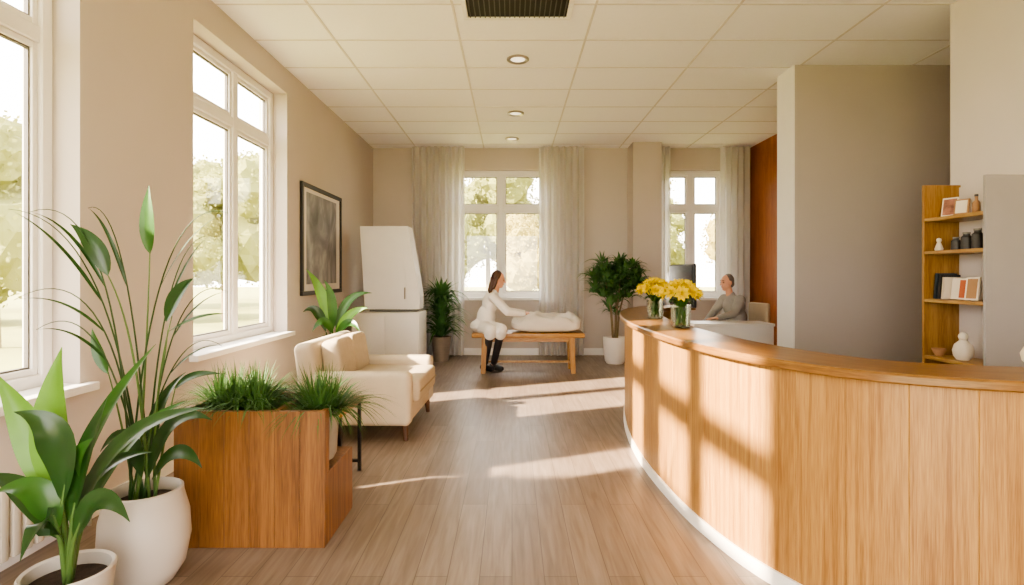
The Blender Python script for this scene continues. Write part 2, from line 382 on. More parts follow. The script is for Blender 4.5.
o = cpart('plinth', samples(0, S[-1]), [(-.012, 0, 0), (-.012, .07, 0), (.05, .07, 0), (.05, 0, 0)], M['strip']); o['label'] = 'white plinth strip along the floor'
TT = [(-.045, .99, 0), (-.05, .997, 0), (-.05, 1.022, 0), (-.043, 1.03, 0), (.325, 1.03, 0), (.33, 1.024, 0), (.33, .99, 0)]
cpart('countertop', samples(0, S[-1], .04), TT, M['ctop'])
send = max(s for s in [i*.05 for i in range(int(S[-1]/.05))] if ev(s)[0].y > 3.0)
cpart('worktop', samples(.45, send), [(.041, .72, 0), (.041, .75, 0), (.7, .75, 0), (.7, .72, 0)], M['wtop'])
for s in (.8, 1.9, 3.0, send-.15):
    p, n = ev(s); a = math.atan2(n.y, n.x)
    MB().box(.1, .66, -.015, .015, 0, .72).build('support_panel', M['wtop'], rd, (p.x-1.5, p.y-4.4, 0), (0, 0, a), smooth=False)

# monitor
mo = thing('computer_monitor', 'black computer monitor behind the counter next to the yellow flowers', 'monitor', (1.57, 5.2, .75), math.radians(-84))
MB().box(-.12, .12, -.09, .09, 0, .012, .005).build('base', M['blackp'], mo, smooth=False)
MB().box(-.025, .025, .031, .05, .012, .58, .004).build('stand', M['blackp'], mo, smooth=False)
hs = MB().box(-.27, .27, -.005, .03, .36, .75, .008).build('housing', M['blackp'], mo, smooth=False)
MB().box(-.258, .258, -.009, -.005, .375, .738).build('screen', M['screen'], hs, smooth=False)

# vases and flowers
def blossom_mesh():
    m = MB(); random.seed(3)
    for ring, (n, el, ln, w) in enumerate(((9, .15, .05, .034), (8, .6, .046, .032), (6, 1.0, .038, .026), (4, 1.35, .028, .018))):
        for k in range(n):
            a = 2*PI*k/n+ring*.35+random.uniform(-.1, .1); e = el+random.uniform(-.1, .1)
            d = V((math.cos(a)*math.cos(e), math.sin(a)*math.cos(e), math.sin(e)))
            p2 = d*ln+V((0, 0, .006)); m.leaf((0, 0, 0), d*ln*.5+V((0, 0, -.006)), p2, w, n=4, fold=.3, k=.6, cross=(-1, 0, 1), nh=(0, 0, 1) if e < 1.2 else (1, 0, 0))
    return m
BL = None
def vase(loc, lv, lf, seed, R):
    global BL
    t = thing('glass_vase', lv, 'vase', loc)
    MB().lathe([(0, .002), (.058, .002), (.064, .01), (.068, .08), (.072, .16), (.068, .16), (.064, .08), (.06, .014), (0, .012)], 28).build('glass_body', M['vase'], t)
    random.seed(seed)
    f = thing('flower_bouquet', lf, 'flowers', (loc[0], loc[1], loc[2]+.015)); st = MB(); lf_ = MB(); heads = []
    for k in range(15):
        if k == 0: d = V((0, 0, 1))
        elif k < 6: a = k*2*PI/5; d = V((math.cos(a)*.55, math.sin(a)*.55, .85))
        else: a = k*2*PI/9+.3; d = V((math.cos(a), math.sin(a), .42+random.uniform(-.15, .1)))
        c = V((0, 0, .2))+V((d.x*R, d.y*R, d.z*R*.8)); heads.append((c, d.normalized()))
        a = random.random()*6.28; b = V((math.cos(a)*.035, math.sin(a)*.035, .005))
        st.tube([b, V((c.x*.15, c.y*.15, .13)), c-d.normalized()*.015], .003, 5)
    for k in range(16):
        a = k*2*PI/16; rr = R*.9; lf_.leaf((math.cos(a)*.03, math.sin(a)*.03, .13), (math.cos(a)*rr*.6, math.sin(a)*rr*.6, .2), (math.cos(a)*rr, math.sin(a)*rr, .13+random.uniform(0, .05)), .035, n=5)
    for k in range(18):
        a = random.random()*6.28; lf_.leaf((math.cos(a)*.02, math.sin(a)*.02, .01), (math.cos(a)*.03, math.sin(a)*.03, .07), (math.cos(a+.6)*.045, math.sin(a+.6)*.045, .13), .018, n=4, nh=(math.cos(a), math.sin(a), 0))
    st.build('stems', M['stem'], f); lf_.build('leaves', M['leafm'], f)
    for i, (c, d) in enumerate(heads):
        if BL is None:
            o = blossom_mesh().build('blossom', M['yellow'], f); BL = o
        else:
            o = BL.copy(); COL.objects.link(o); o.parent = f
        o.location = c; o.rotation_euler = d.to_track_quat('Z', 'Y').to_euler(); sc = random.uniform(1.05, 1.3); o.scale = (sc, sc, sc)
vase((1.19, 3.95, 1.03), 'clear glass vase on the counter holding the nearer yellow bouquet', 'nearer and lower looking bunch of yellow flowers on the counter', 11, .105)
vase((1.215, 4.75, 1.03), 'clear glass vase farther along the counter, behind the other vase', 'farther bunch of yellow flowers, at the far part of the counter', 12, .115)
# cream pot at right edge
t = thing('cream_pot', 'small cream lidded pot on the counter at the right picture edge', 'pot', (2.14, 2.26, 1.03))
MB().lathe([(0, 0), (.04, 0), (.062, .02), (.068, .05), (.055, .078), (.04, .085), (0, .085)], 28).build('body', M['cream'], t)
MB().lathe([(.044, .085), (.046, .09), (.02, .1), (.012, .112), (0, .114)], 24).build('lid', M['cream'], t)

# ------------------------------------------------------------ armchair
ac = thing('armchair', 'beige upholstered armchair with thick arms by the left wall', 'armchair', (-1.25, 5.25, 0), math.radians(-2))
MB().box(-.42, .4, -.43, .43, .14, .31, .02).build('seat_base', M['sofa'], ac)
for s in (-1, 1):
    a, b = min(s*.42, s*.575), max(s*.42, s*.575)
    MB().box(-.46, .42, a, b, .13, .58, .05, 6).build('armrest', M['sofa'], ac)
MB().box(-.1, .07, -.57, .57, 0, .7, .06, 7).build('backrest', M['sofa'], ac, loc=(-.4, 0, .13), rot=(0, math.radians(-7), 0))
sc_ = MB().puff((.095, 0, .4), (.375, .417, .105), .2, .12, u=56, v=24).build('seat_cushion', M['cushion'], ac)
m = MB(); m.tube([(.472, -.39, .395), (.474, 0, .397), (.472, .39, .395)], .007, 6); m.build('piping', M['piping'], sc_)
for y in (-.209, .209): MB().puff((-.3, y, .65), (.085, .208, .185), .36, .26, u=40, v=22, Mx=Matrix.Rotation(math.radians(-9), 3, 'Y')).build('back_cushion', M['cushion'], ac)
for x in (-.4, .36):
    for y in (-.49, .49): MB().tube([(x, y, .14), (x*1.03, y*1.03, 0)], [.03, .02], 12).build('leg', M['legw'], ac)

# ------------------------------------------------------------ planter + small table
pl = thing('planter_box', 'brown wooden stepped planter box in the left foreground', 'planter', (-1.335, 2.87, 0))
m = MB()
for k in range(6): m.box(-.4+k*.775/6+.0004, -.4+(k+1)*.775/6-.0004, 0, .035, 0, .7, .002, 2)
m.box(-.4, -.365, .036, .5, 0, .7, .004).box(.1, .13, .036, .5, 0, .7, .004).box(-.364, .099, .47, .5, 0, .699, .004).box(-.364, .099, .036, .469, .02, .05)
m.build('box_body', M['planter'], pl, smooth=False)
m = MB(); m.box(.131, .375, .036, .5, 0, .37, .004); m.box(.345, .375, .036, .075, .371, .7, .003); m.build('step', M['planter'], pl, smooth=False)
MB().box(-.364, .099, .037, .468, .6, .655).build('soil', M['soil'], pl, smooth=False)
st = thing('side_table', 'small wooden side table on thin black legs between planter and armchair', 'table', (-1.36, 3.83, 0))
MB().box(-.29, .29, -.3, .22, .5, .53, .006).build('tabletop', M['oakb'], st, smooth=False)
for x in (-.265, .265):
    for y in (-.27, .19): MB().box(x-.011, x+.011, y-.011, y+.011, 0, .5).build('leg', M['black'], st, smooth=False)
for y in (.19, -.27): MB().box(-.254, .254, y-.01, y+.01, .06, .08).build('stretcher', M['black'], st, smooth=False)

def tuft(m, c, n, L, w, spread, seed, droop=.5, sy=1, cross=(-1, 0, 1), up=.8, k=.55):
    random.seed(seed); c = V(c)
    for i in range(n):
        a = random.random()*2*PI; r = random.random()**.6; l = L*random.uniform(.65, 1.1)
        b = c+V((math.cos(a)*.06*r, math.sin(a)*.06*r*sy, 0))
        d = V((math.cos(a)*r*spread, math.sin(a)*r*spread*sy, up))
        p1 = b+d*l*.55; p2 = b+V((math.cos(a)*spread*r*l*1.15, math.sin(a)*spread*r*l*1.15*sy, l*(up*.95-droop*r*r*1.2)))
        m.leaf(b, p1, p2, w, n=6, fold=.2, cross=cross, k=k)
    return m
p1 = thing('grass_plant', 'spiky grass plant growing in the open end of the planter', 'plant', (-1.48, 3.1, .656))
m = MB()
for i, (dx, dy) in enumerate(((-.13, 0), (.06, .05), (.1, -.05), (0, .1), (-.02, -.06), (-.08, .08))): tuft(m, (dx, dy, 0), 130, .35, .01, .85, 20+i, .7)
m.build('foliage', M['grass'], p1)
p2 = thing('potted_grass', 'spiky grass plant in a grey pot on the planter step', 'plant', (-1.08, 3.15, .371))
MB().lathe([(0, 0), (.075, 0), (.09, .03), (.105, .25), (.11, .27), (.095, .27), (.09, .24), (0, .24)], 28).build('pot', M['greyp'], p2)
m = MB()
for i, (dx, dy) in enumerate(((-.02, 0), (.05, .03), (.01, -.04))): tuft(m, (dx, dy, .23), 170, .4, .0095, .85, 40+i, .75)
m.build('foliage', M['grass'], p2)

# ------------------------------------------------------------ foreground plants
f1 = thing('potted_plant', 'broad leaved green plant in the pale pot at the bottom left corner', 'plant', (-1.665, 2.1, 0))
MB().lathe([(0, 0), (.105, 0), (.115, .01), (.148, .27), (.152, .295), (.146, .302), (.135, .295), (.13, .25), (0, .25)], 40).build('pot', M['pot'], f1)
MB().lathe([(0, .252), (.131, .252), (.13, .245), (0, .245)], 32).build('soil', M['soil'], f1)
def L1(b, mid, tip, w, mat, nh=(0, -1, .25), stem=True, fold=.3, k=.75):
    R = V((-1.665, 2.1, 0)); b, mid, tip = at(*b)-R, at(*mid)-R, at(*tip)-R
    MB().leaf(b, mid, tip, w, nh, n=14, fold=fold, k=k).build('leaf', M[mat], f1)
    if stem:
        q = V((b.x*.15, b.y*.15, .24)); MB().tube([q, q.lerp(b, .5)+V((0, 0, .03)), b, b.lerp(mid, .25)], [.011, .009, .007, .003], 8).build('stem', M['stem'], f1)
L1((64, 500, 2.08), (44, 430, 2.05), (62, 347, 2.08), .15, 'leafl')
L1((74, 500, 2.12), (88, 425, 2.14), (156, 344, 2.2), .1, 'leafm', (-.5, -1, .5))
L1((78, 520, 2.05), (112, 418, 2.0), (207, 408, 1.98), .105, 'leafd', (.1, -.7, 1))
L1((84, 520, 2.2), (122, 428, 2.3), (188, 400, 2.35), .085, 'leafm', (-.2, -.8, .8))
L1((55, 500, 2.1), (44, 440, 2.08), (-6, 372, 2.1), .13, 'leafl', (.3, -1, .3))
L1((62, 505, 2.0), (75, 418, 1.95), (14, 412, 1.92), .12, 'leafd', (0, -.8, .8))
L1((58, 530, 2.0), (40, 470, 1.95), (-8, 494, 1.95), .1, 'leafm', (0, -.6, 1))
L1((64, 545, 2.05), (45, 490, 1.95), (20, 562, 1.85), .095, 'leafd', (-.2, -1, .5))
L1((74, 540, 2.0), (98, 470, 1.95), (130, 522, 1.9), .085, 'leafd', (.2, -1, .6))
L1((72, 520, 2.0), (84, 450, 1.97), (108, 396, 2.0), .095, 'leafd', (-.4, -1, .2))
L1((70, 530, 2.15), (92, 455, 2.2), (152, 452, 2.2), .085, 'leafd', (0, -.7, 1))
L1((60, 540, 2.15), (30, 480, 2.2), (-15, 474, 2.2), .095, 'leafd', (0, -.7, 1))
L1((66, 525, 2.05), (62, 460, 2.0), (94, 438, 1.95), .09, 'leafm', (.2, -1, .3))

f2 = thing('potted_plant', 'tall airy plant with long thin stems in the rounded pale pot', 'plant', (-1.67, 2.55, 0))
PR = .9
MB().lathe([(r*PR, z) for r, z in [(0, 0), (.11, 0), (.13, .01), (.18, .08), (.205, .2), (.198, .31), (.172, .4), (.17, .425), (.16, .43), (.152, .42), (.15, .37), (0, .37)]], 48).build('pot', M['pot'], f2)
MB().lathe([(0, .372), (.151*PR, .372), (.15*PR, .365), (0, .365)], 32).build('soil', M['soil'], f2)
R2 = V((-1.67, 2.55, 0))
def bez(p0, p1, p2, n=14): return [p0*(1-i/n)**2+p1*2*(i/n)*(1-i/n)+p2*(i/n)**2 for i in range(n+1)]
def ST(b, mid, tip, r0=.007, r1=.0025):
    m = MB(); m.tube(bez(V((random.uniform(-.05, .05), random.uniform(-.05, .05), .36)), at(*mid)-R2, at(*tip)-R2), [r0+(r1-r0)*i/14 for i in range(15)], 7); m.build('stem', M['stem'], f2)
def LF(b, mid, tip, w, mat='leafm', nh=(0, -1, .2), k=.75, fold=.25): MB().leaf(at(*b)-R2, at(*mid)-R2, at(*tip)-R2, w, nh, n=12, k=k, fold=fold).build('leaf', M[mat], f2)
ST(0, (146, 380, 2.5), (150, 250, 2.5)); LF((150, 254, 2.5), (146, 220, 2.48), (149, 185, 2.5), .068, 'leafm')
ST(0, (140, 330, 2.45), (106, 272, 2.42)); LF((108, 276, 2.42), (98, 240, 2.4), (70, 224, 2.4), .075, 'leafd', (.3, -1, .4))
ST(0, (150, 400, 2.5), (172, 316, 2.5)); LF((166, 322, 2.5), (176, 290, 2.48), (194, 278, 2.48), .085, 'leafd', (-.3, -1, .3))
ST(0, (160, 400, 2.55), (168, 330, 2.6)); LF((168, 332, 2.6), (200, 312, 2.6), (226, 314, 2.6), .03, 'leafm', (0, -.6, 1))
ST(0, (125, 430, 2.5), (108, 372, 2.5)); LF((108, 374, 2.5), (96, 352, 2.5), (92, 328, 2.5), .05, 'leafm', (.2, -1, .2))
ST(0, (165, 430, 2.55), (176, 385, 2.55)); LF((174, 390, 2.55), (190, 370, 2.55), (222, 374, 2.55), .045, 'leafd', (0, -.8, .8))
for b, mid, tip, w in (((148, 478, 2.52), (168, 398, 2.45), (212, 420, 2.45), .085), ((152, 480, 2.5), (178, 432, 2.4), (202, 468, 2.38), .08), ((142, 478, 2.5), (128, 410, 2.42), (100, 452, 2.4), .075), ((146, 478, 2.6), (150, 400, 2.6), (186, 372, 2.62), .07)):
    LF(b, mid, tip, w, 'leafd', (.1, -.8, .8))
random.seed(31)
for mid, tip in (((150, 185, 2.45), (228, 213, 2.45)), ((160, 230, 2.6), (210, 236, 2.7)), ((120, 180, 2.4), (30, 212, 2.35)), ((115, 215, 2.45), (8, 209, 2.3)), ((118, 240, 2.5), (14, 300, 2.35)), ((165, 260, 2.6), (228, 292, 2.7)), ((110, 280, 2.4), (36, 330, 2.3)), ((130, 190, 2.5), (88, 208, 2.5)), ((170, 310, 2.6), (222, 346, 2.65))):
    m = MB(); b = V((random.uniform(-.05, .05), random.uniform(-.05, .05), .36)); P = bez(b, at(*mid)-R2, at(*tip)-R2, 20)
    m.tube(P, [.0052-.004*i/20 for i in range(21)], 6)
    m.leaf(P[9], P[15], P[20], .017, (0, -.5, 1), n=14, fold=.3, k=.6); m.build('frond', M['leafd'], f2)

# ------------------------------------------------------------ back plants
b1 = thing('potted_plant', 'bushy plant in a grey beige pot standing before the left curtain', 'plant', (-1.15, 9.1, 0))
MB().lathe([(0, 0), (.12, 0), (.16, .36), (.17, .4), (.15, .4), (.14, .35), (0, .35)], 28).build('pot', M['brown'], b1)
m = MB()
for i, z in enumerate((.4, .52, .64, .76, .88, .98, 1.05)): tuft(m, (0, 0, z), 50, .48, .055, .9, 60+i, .8, .85, k=.6)
m.build('foliage', M['bush'], b1); MB().tube([(0, 0, .34), (.01, 0, .6), (0, 0, 1.05)], [.02, .016, .01], 8).build('stem', M['trunk'], b1)
b2 = thing('potted_tree', 'tall bushy plant in a white pot beside the pillar', 'plant', (1.63, 8.88, 0))
MB().lathe([(0, 0), (.13, 0), (.16, .05), (.185, .3), (.19, .4), (.185, .42), (.165, .42), (.16, .36), (0, .36)], 32).build('pot', M['white'], b2)
s_ = MB()
for k in range(5):
    a = k*1.26; s_.tube([(math.cos(a)*.03, math.sin(a)*.03, .34), (math.cos(a)*.07, math.sin(a)*.05, .8), (math.cos(a)*.22, math.sin(a)*.12, 1.4)], [.018, .014, .008], 7)
s_.build('stem', M['trunk'], b2)
m = MB(); random.seed(5); spots = []
while len(spots) < 80:
    q = V((random.uniform(-1, 1), random.uniform(-1, 1), random.uniform(-1, 1)))
    if q.length < 1: spots.append((q.x*.42, q.y*.2, 1.3+q.z*.36))
for k, c in enumerate(spots): tuft(m, c, 14, .24, .055, 1.0, 100+k, .8, .7, k=.6)
for k in range(8):
    a = k*.8; tuft(m, (math.cos(a)*.1, math.sin(a)*.06, .72+.04*k), 9, .28, .05, .9, 200+k, .8, .7, k=.6)
m.build('foliage', M['bush'], b2)
b3 = thing('potted_plant', 'plant with arching pointed leaves behind the armchair under the framed picture', 'plant', (-2.1, 6.55, 0))
MB().lathe([(0, 0), (.13, 0), (.165, .4), (.17, .44), (.15, .44), (.145, .4), (0, .4)], 28).build('pot', M['pot'], b3)
R3 = V((-2.1, 6.55, 0))
for b, mid, tip, w, mt in (((330, 332, 6.5), (326, 290, 6.5), (306, 269, 6.5), .13, 'leafl'), ((332, 332, 6.5), (336, 296, 6.45), (324, 280, 6.4), .11, 'leafm'), ((336, 332, 6.5), (343, 290, 6.5), (372, 293, 6.5), .11, 'leafm'), ((326, 332, 6.5), (318, 300, 6.45), (303, 312, 6.4), .11, 'leafd'), ((336, 334, 6.4), (350, 308, 6.35), (368, 308, 6.3), .11, 'leafl'), ((333, 334, 6.4), (324, 310, 6.3), (312, 332, 6.25), .1, 'leafm'), ((336, 336, 6.4), (350, 312, 6.3), (360, 332, 6.2), .1, 'leafm')):
    MB().leaf(at(*b)-R3, at(*mid)-R3, at(*tip)-R3, w, (.1, -1, .4), n=12).build('leaf', M[mt], b3)
    q = at(*b)-R3; MB().tube([(q.x*.2, q.y*.2, .39), q*.6+V((0, 0, .2)), q], [.012, .01, .006], 7).build('stem', M['stem'], b3)

# ------------------------------------------------------------ left wall picture, radiator
pf = thing('picture_frame', 'black framed abstract grey print on the left wall', 'picture', (XL, 7.15, 1.82))
m = MB(); hw, hh = .74, .66
m.box(0, .035, -hw, hw, -hh, -hh+.05, .004).box(0, .035, -hw, hw, hh-.05, hh, .004).box(0, .035, -hw, -hw+.05, -hh+.05, hh-.05, .004).box(0, .035, hw-.05, hw, -hh+.05, hh-.05, .004)
m.build('frame', M['black'], pf, smooth=False)
mt_ = MB().box(.002, .014, -hw+.05, hw-.05, -hh+.05, hh-.05).build('mount', M['mat'], pf, smooth=False)
MB().box(.014, .017, -hw+.17, hw-.2, -hh+.13, hh-.1).build('print', M['art'], mt_, smooth=False)
ra = thing('radiator', 'low beige ribbed radiator under the nearest left window', 'radiator', (XL, 2.45, 0))
m = MB()
for k in range(19): m.box(.03, .11, -.62+k*.065, -.575+k*.065, .08, .42, .012, 2)
m.box(.05, .09, -.62, .6, .1, .14).box(.05, .09, -.62, .6, .36, .4); m.build('ribs', M['rad'], ra)
for y in (-.5, .45): MB().box(.001, .05, y, y+.03, .2, .3).build('bracket', M['rad'], ra, smooth=False)
MB().tube([(.07, .6, .12), (.07, .68, .12), (.07, .68, 0)], .01, 8).build('pipe', M['chrome'], ra)

# ------------------------------------------------------------ white cabinet
wc = thing('white_cabinet', 'white low cabinet with a tall tapering upper unit behind the armchair', 'cabinet', (-1.8, 8.3, 0))
MB().box(-.48, .48, -.35, .35, .03, .86, .006).build('base', M['cab'], wc)
MB().box(-.42, .42, -.32, .32, 0, .03).build('plinth', M['greyp'], wc, smooth=False)
for x0, x1 in ((-.46, -.004), (.004, .46)): MB().box(x0, x1, -.362, -.351, .06, .82, .004).build('door', M['cab'], wc)
MB().box(-.3, .4, -.05, .2, .862, .9, .004).build('neck', M['greyp'], wc, smooth=False)
MB().prism([(-.34, .902), (.45, .902), (.46, 1.08), (.28, 2.11), (-.41, 2.11)], -.16, .24).build('upper_unit', M['cab'], wc, smooth=False)
ud = MB().prism([(-.3, .95), (.29, .95), (.29, 1.06), (.17, 2.07), (-.37, 2.07)], -.172, -.161).build('upper_door', M['cab'], wc, smooth=False)
MB().box(.235, .255, -.195, -.172, 1.05, 1.22, .005).build('handle', M['greyp'], ud)

# ------------------------------------------------------------ bench and linen
be = thing('massage_bench', 'low wooden bench with square legs before the middle back window', 'bench', (.23, 8.17, 0))
MB().box(-.8, .8, -.26, .25, .51, .575, .012).build('bench_top', M['oakb'], be)
for y in (-.205, .195): MB().box(-.58, .58, y-.015, y+.015, .45, .51).build('apron', M['oakb'], be, smooth=False)
for x in (-1, 1):
    for y in (-.205, .195): MB().tube([(x*.62, y, .51), (x*.64, y, 0)], [.056, .045], 4).build('leg', M['oakl'], be, smooth=False)
    MB().box(x*.635-.018, x*.635+.018, -.165, .155, .1, .14).build('stretcher', M['oakl'], be, smooth=False)
MB().box(-.612, .612, .1, .14, .105, .135).build('crossbar', M['oakl'], be, smooth=False)
tag(MB().puff((.5, 8.17, .69), (.5, .25, .112), .55, .45, u=90, v=40, noise_=.075).build('folded_blanket', M['linen'], ang=70), 'puffy pale rumpled blanket lying on the bench under the hands', 'blanket')

# ------------------------------------------------------------ people
def bake(name, prims, voxel, mat, parent, it=2):
    m = MB()
    for p in prims:
        if p[0] == 'c':
            _, a, b, r1, r2 = p; m.tube([a, b], [r1, r2], 14); m.ell(a, (r1,)*3, u=14, v=10); m.ell(b, (r2,)*3, u=14, v=10)
        else: m.ell(p[1], p[2], p[3] if len(p) > 3 else None, u=20, v=14)
    o = m.build(name, mat, parent)
    r = o.modifiers.new('r', 'REMESH'); r.mode = 'VOXEL'; r.voxel_size = voxel
    s = o.modifiers.new('s', 'SMOOTH'); s.factor = .5; s.iterations = it
    bpy.context.view_layer.update(); dg = bpy.context.evaluated_depsgraph_get()
    me = bpy.data.meshes.new_from_object(o.evaluated_get(dg)); me.name = name
    o.modifiers.clear(); o.data = me
    me.shade_smooth()
    return o
def person(label, loc, rz, sh, elbows, wrists, hips_knees, shirt, hair, longhair, headturn=0, nod=.12, toe=(1, 0), lean=0, coat=False, bw=1.0):
    t = thing('person', label, 'person', loc, rz)
    nb, ntp, hd = V((.07+lean, 0, sh+.565)), V((.09+lean*1.1, 0, sh+.65)), V((.112+lean*1.15, 0, sh+.765))
    pel, wa, ch = V((0, 0, sh+.1)), V((.025+lean*.4, 0, sh+.26)), V((.045+lean*.7, 0, sh+.42)); shl = [V((.055+lean*.95, -.165*bw, sh+.52)), V((.055+lean*.95, .165*bw, sh+.52))]
    B = [('e', pel, (.115, .16, .105)), ('e', wa, (.09, .125, .15)), ('e', ch, (.1, .15, .16)), ('c', shl[0], shl[1], .05, .05), ('c', nb-V((0, 0, .04)), ntp+V((.01, 0, .03)), .055, .046)]
    RH = Matrix.Rotation(headturn, 3, 'Z') @ Matrix.Rotation(nod, 3, 'Y')
    hh = lambda x, y, z: hd+RH @ V((x, y, z))
    B += [('e', hh(-.005, 0, .015), (.092, .073, .1), RH), ('e', hh(.028, 0, -.045), (.062, .055, .068), RH), ('c', hh(.086, 0, .014), hh(.109, 0, -.022), .009, .0145), ('c', hh(.05, 0, -.095), hh(.068, 0, -.09), .024, .02),
          ('e', hh(.0, .075, -.01), (.02, .012, .032), RH), ('e', hh(.0, -.075, -.01), (.02, .012, .032), RH), ('e', hh(.083, 0, -.058), (.014, .024, .012), RH), ('c', hh(.078, -.03, .032), hh(.078, .03, .032), .014, .014)]
    Sh = [('e', pel+V((0, 0, .0)), (.132*bw, .175*bw, .115)), ('e', wa, (.108*bw, .142*bw, .16)), ('e', ch, (.116*bw, .163*bw, .165)), ('c', shl[0], shl[1], .062, .062), ('c', nb-V((0, 0, .05)), nb+V((0, 0, .015)), .07, .064)]
    if coat: Sh += [('e', wa+V((-.005, 0, -.05)), (.14, .175, .19)), ('e', pel+V((-.02, 0, -.01)), (.155, .195, .095))]
    Tr = [('e', pel-V((0, 0, .02)), (.122, .168, .1))]
    shoes = []; tv = V((toe[0], toe[1], 0)).normalized()
    for i, sg in enumerate((-1, 1)):
        e, wv = V(elbows[i]), V(wrists[i])
        B += [('c', shl[i], e, .047, .038), ('c', e, wv, .037, .026)]
        Sh += [('c', shl[i], e, .064*bw, .056), ('c', e, e.lerp(wv, .92), .054, .041)]
        d = (wv-e); d.z *= .25; d.normalize(); sd = V((-d.y, d.x, 0)).normalized()*(-sg)      # inner side
        R = d.to_track_quat('X', 'Z').to_matrix(); up = V((0, 0, 1))
        B.append(('e', wv+d*.05, (.056, .042, .019), R))
        for q, ln in zip((-.03, -.0105, .0095, .029), (.062, .076, .083, .074)):
            a = wv+d*.088+sd*q; b = a+d*ln*.5+sd*q*.15; c = b+d*ln*.46-up*.014
            B += [('c', a, b, .0095, .009), ('c', b, c, .009, .0078)]
        a = wv+d*.025+sd*.032; b = a+d*.035+sd*.022; c = b+d*.034-up*.004; B += [('c', a, b, .013, .0105), ('c', b, c, .0105, .009)]
        hp = V((.02, sg*.088, sh+.075)); kn, an = V(hips_knees[i][0]), V(hips_knees[i][1])
        B += [('c', hp, kn, .075, .052), ('c', kn, an, .05, .034), ('c', an-tv*.03-V((0, 0, .03)), an+tv*.14-V((0, 0, .048)), .034, .024)]
        Tr += [('c', hp, kn, .089, .065), ('c', kn, an+(kn-an)*.06, .062, .048)]
        if coat: Sh += [('c', hp, kn+V((0, 0, .004)), .108, .084), ('c', kn, kn.lerp(an, .12), .084, .084)]
        shoes.append([('c', an-tv*.035-V((0, 0, .04)), an+tv*.15-V((0, 0, .05)), .045, .036), ('c', an+tv*.05-V((0, 0, .045)), an+tv*.12-V((0, 0, .05)), .044, .042)])
    bake('body', B, .0055, M['skin'], t)
    bake('coat' if coat else 'jacket', Sh, .009, M[shirt], t, 4); bake('trousers', Tr, .01, M['trouser'], t, 3)
    for s in shoes: bake('shoe', s, .008, M['shoe'], t, 3)
    if longhair:
        Hr = [('e', hh(-.028, 0, .034), (.087, .083, .1), RH), ('e', hh(-.052, 0, -.02), (.064, .08, .075), RH)]
        for yy in (-.055, 0, .055): Hr += [('c', hh(-.07, yy, -.03), hh(-.085, yy*1.2, -.17), .038, .036), ('c', hh(-.085, yy*1.2, -.17), hh(-.06, yy*1.1, -.25), .036, .014)]
        for yy in (-.07, .07): Hr += [('c', hh(-.01, yy, .02), hh(-.04, yy*1.08, -.13), .024, .022)]
    else:
        Hr = [('e', hh(-.021, 0, .026), (.083, .0775, .098), RH), ('e', hh(-.04, 0, -.02), (.06, .072, .062), RH)]
    bake('hair', Hr, .007, M[hair], t, 2)
    for s in (-1, 1):
        MB().ell(hh(.083, s*.03, .006), (.009, .014, .008)).build('eye', M['eye'], t)
        MB().tube([hh(.09, s*.014, .033), hh(.089, s*.03, .037), hh(.079, s*.045, .032)], [.004, .005, .003], 6).build('eyebrow', M['brow'], t)
    MB().ell(hh(.095, 0, -.058), (.006, .021, .006)).build('lips', M['lip'], t)
    return t
sh = .57
person('woman with loose brown hair in long white coat and dark trousers, seated on the bench', (-.44, 8.17, 0), 0, sh,
       [(.38, -.22, .87), (.37, .19, .87)], [(.62, -.12, .838), (.63, .08, .842)], [((.14, -.335, .63), (.04, 0, .095)), ((.29, -.31, .63), (.17, .03, .095))], 'shirtw', 'hairb', True, 0, .2, (1, -.8), .11, True)

# right desk, chair, man
dk = thing('office_desk', 'white office desk in front of the seated man in grey', 'desk', (2.9, 7.5, 0))
MB().box(-.55, .5, -.27, .22, .735, .77, .006).build('desktop', M['cab'], dk, smooth=False)
MB().box(-.54, .49, -.25, -.23, .2, .735).build('modesty_panel', M['cab'], dk, smooth=False)
for x in (-.53, .46):
    for y in (-.22, .17): MB().box(x, x+.035, y, y+.035, 0, .735).build('leg', M['chrome'], dk, smooth=False)
sh = .53
person('man with very short grey hair in grey jacket, seated behind the white desk', (3.28, 8.03, 0), math.radians(180+12), sh,
       [(.28, -.25, .85), (.3, .27, .86)], [(.5, -.1, .72), (.54, .28, .812)], [((.42, -.1, .57), (.4, -.1, .095)), ((.42, .1, .57), (.38, .1, .095))], 'shirtg', 'hairg', False, .05, .08, (1, 0), .09, False, 1.16)
oc = thing('office_chair', 'pale swivel chair the man in grey sits on', 'chair', (3.3, 8.04, 0), math.radians(192))
MB().box(-.24, .24, -.22, .22, .43, .51, .03).build('seat', M['cushion'], oc)
MB().box(-.31, -.25, -.22, .22, .56, 1.0, .025).build('backrest', M['cushion'], oc)
MB().box(-.285, -.255, -.03, .03, .4, .6, .005).box(-.285, -.1, -.03, .03, .4, .43, .005).build('back_support', M['black'], oc)
MB().tube([(0, 0, .43), (0, 0, .08)], .025, 10).build('column', M['chrome'], oc)
m = MB()
for k in range(5):
    a = 2*PI*k/5; m.tube([(0, 0, .09), (math.cos(a)*.25, math.sin(a)*.25, .06)], [.025, .016], 8); m.ell((math.cos(a)*.25, math.sin(a)*.25, .03), (.03, .03, .03))
m.build('base', M['black'], oc)

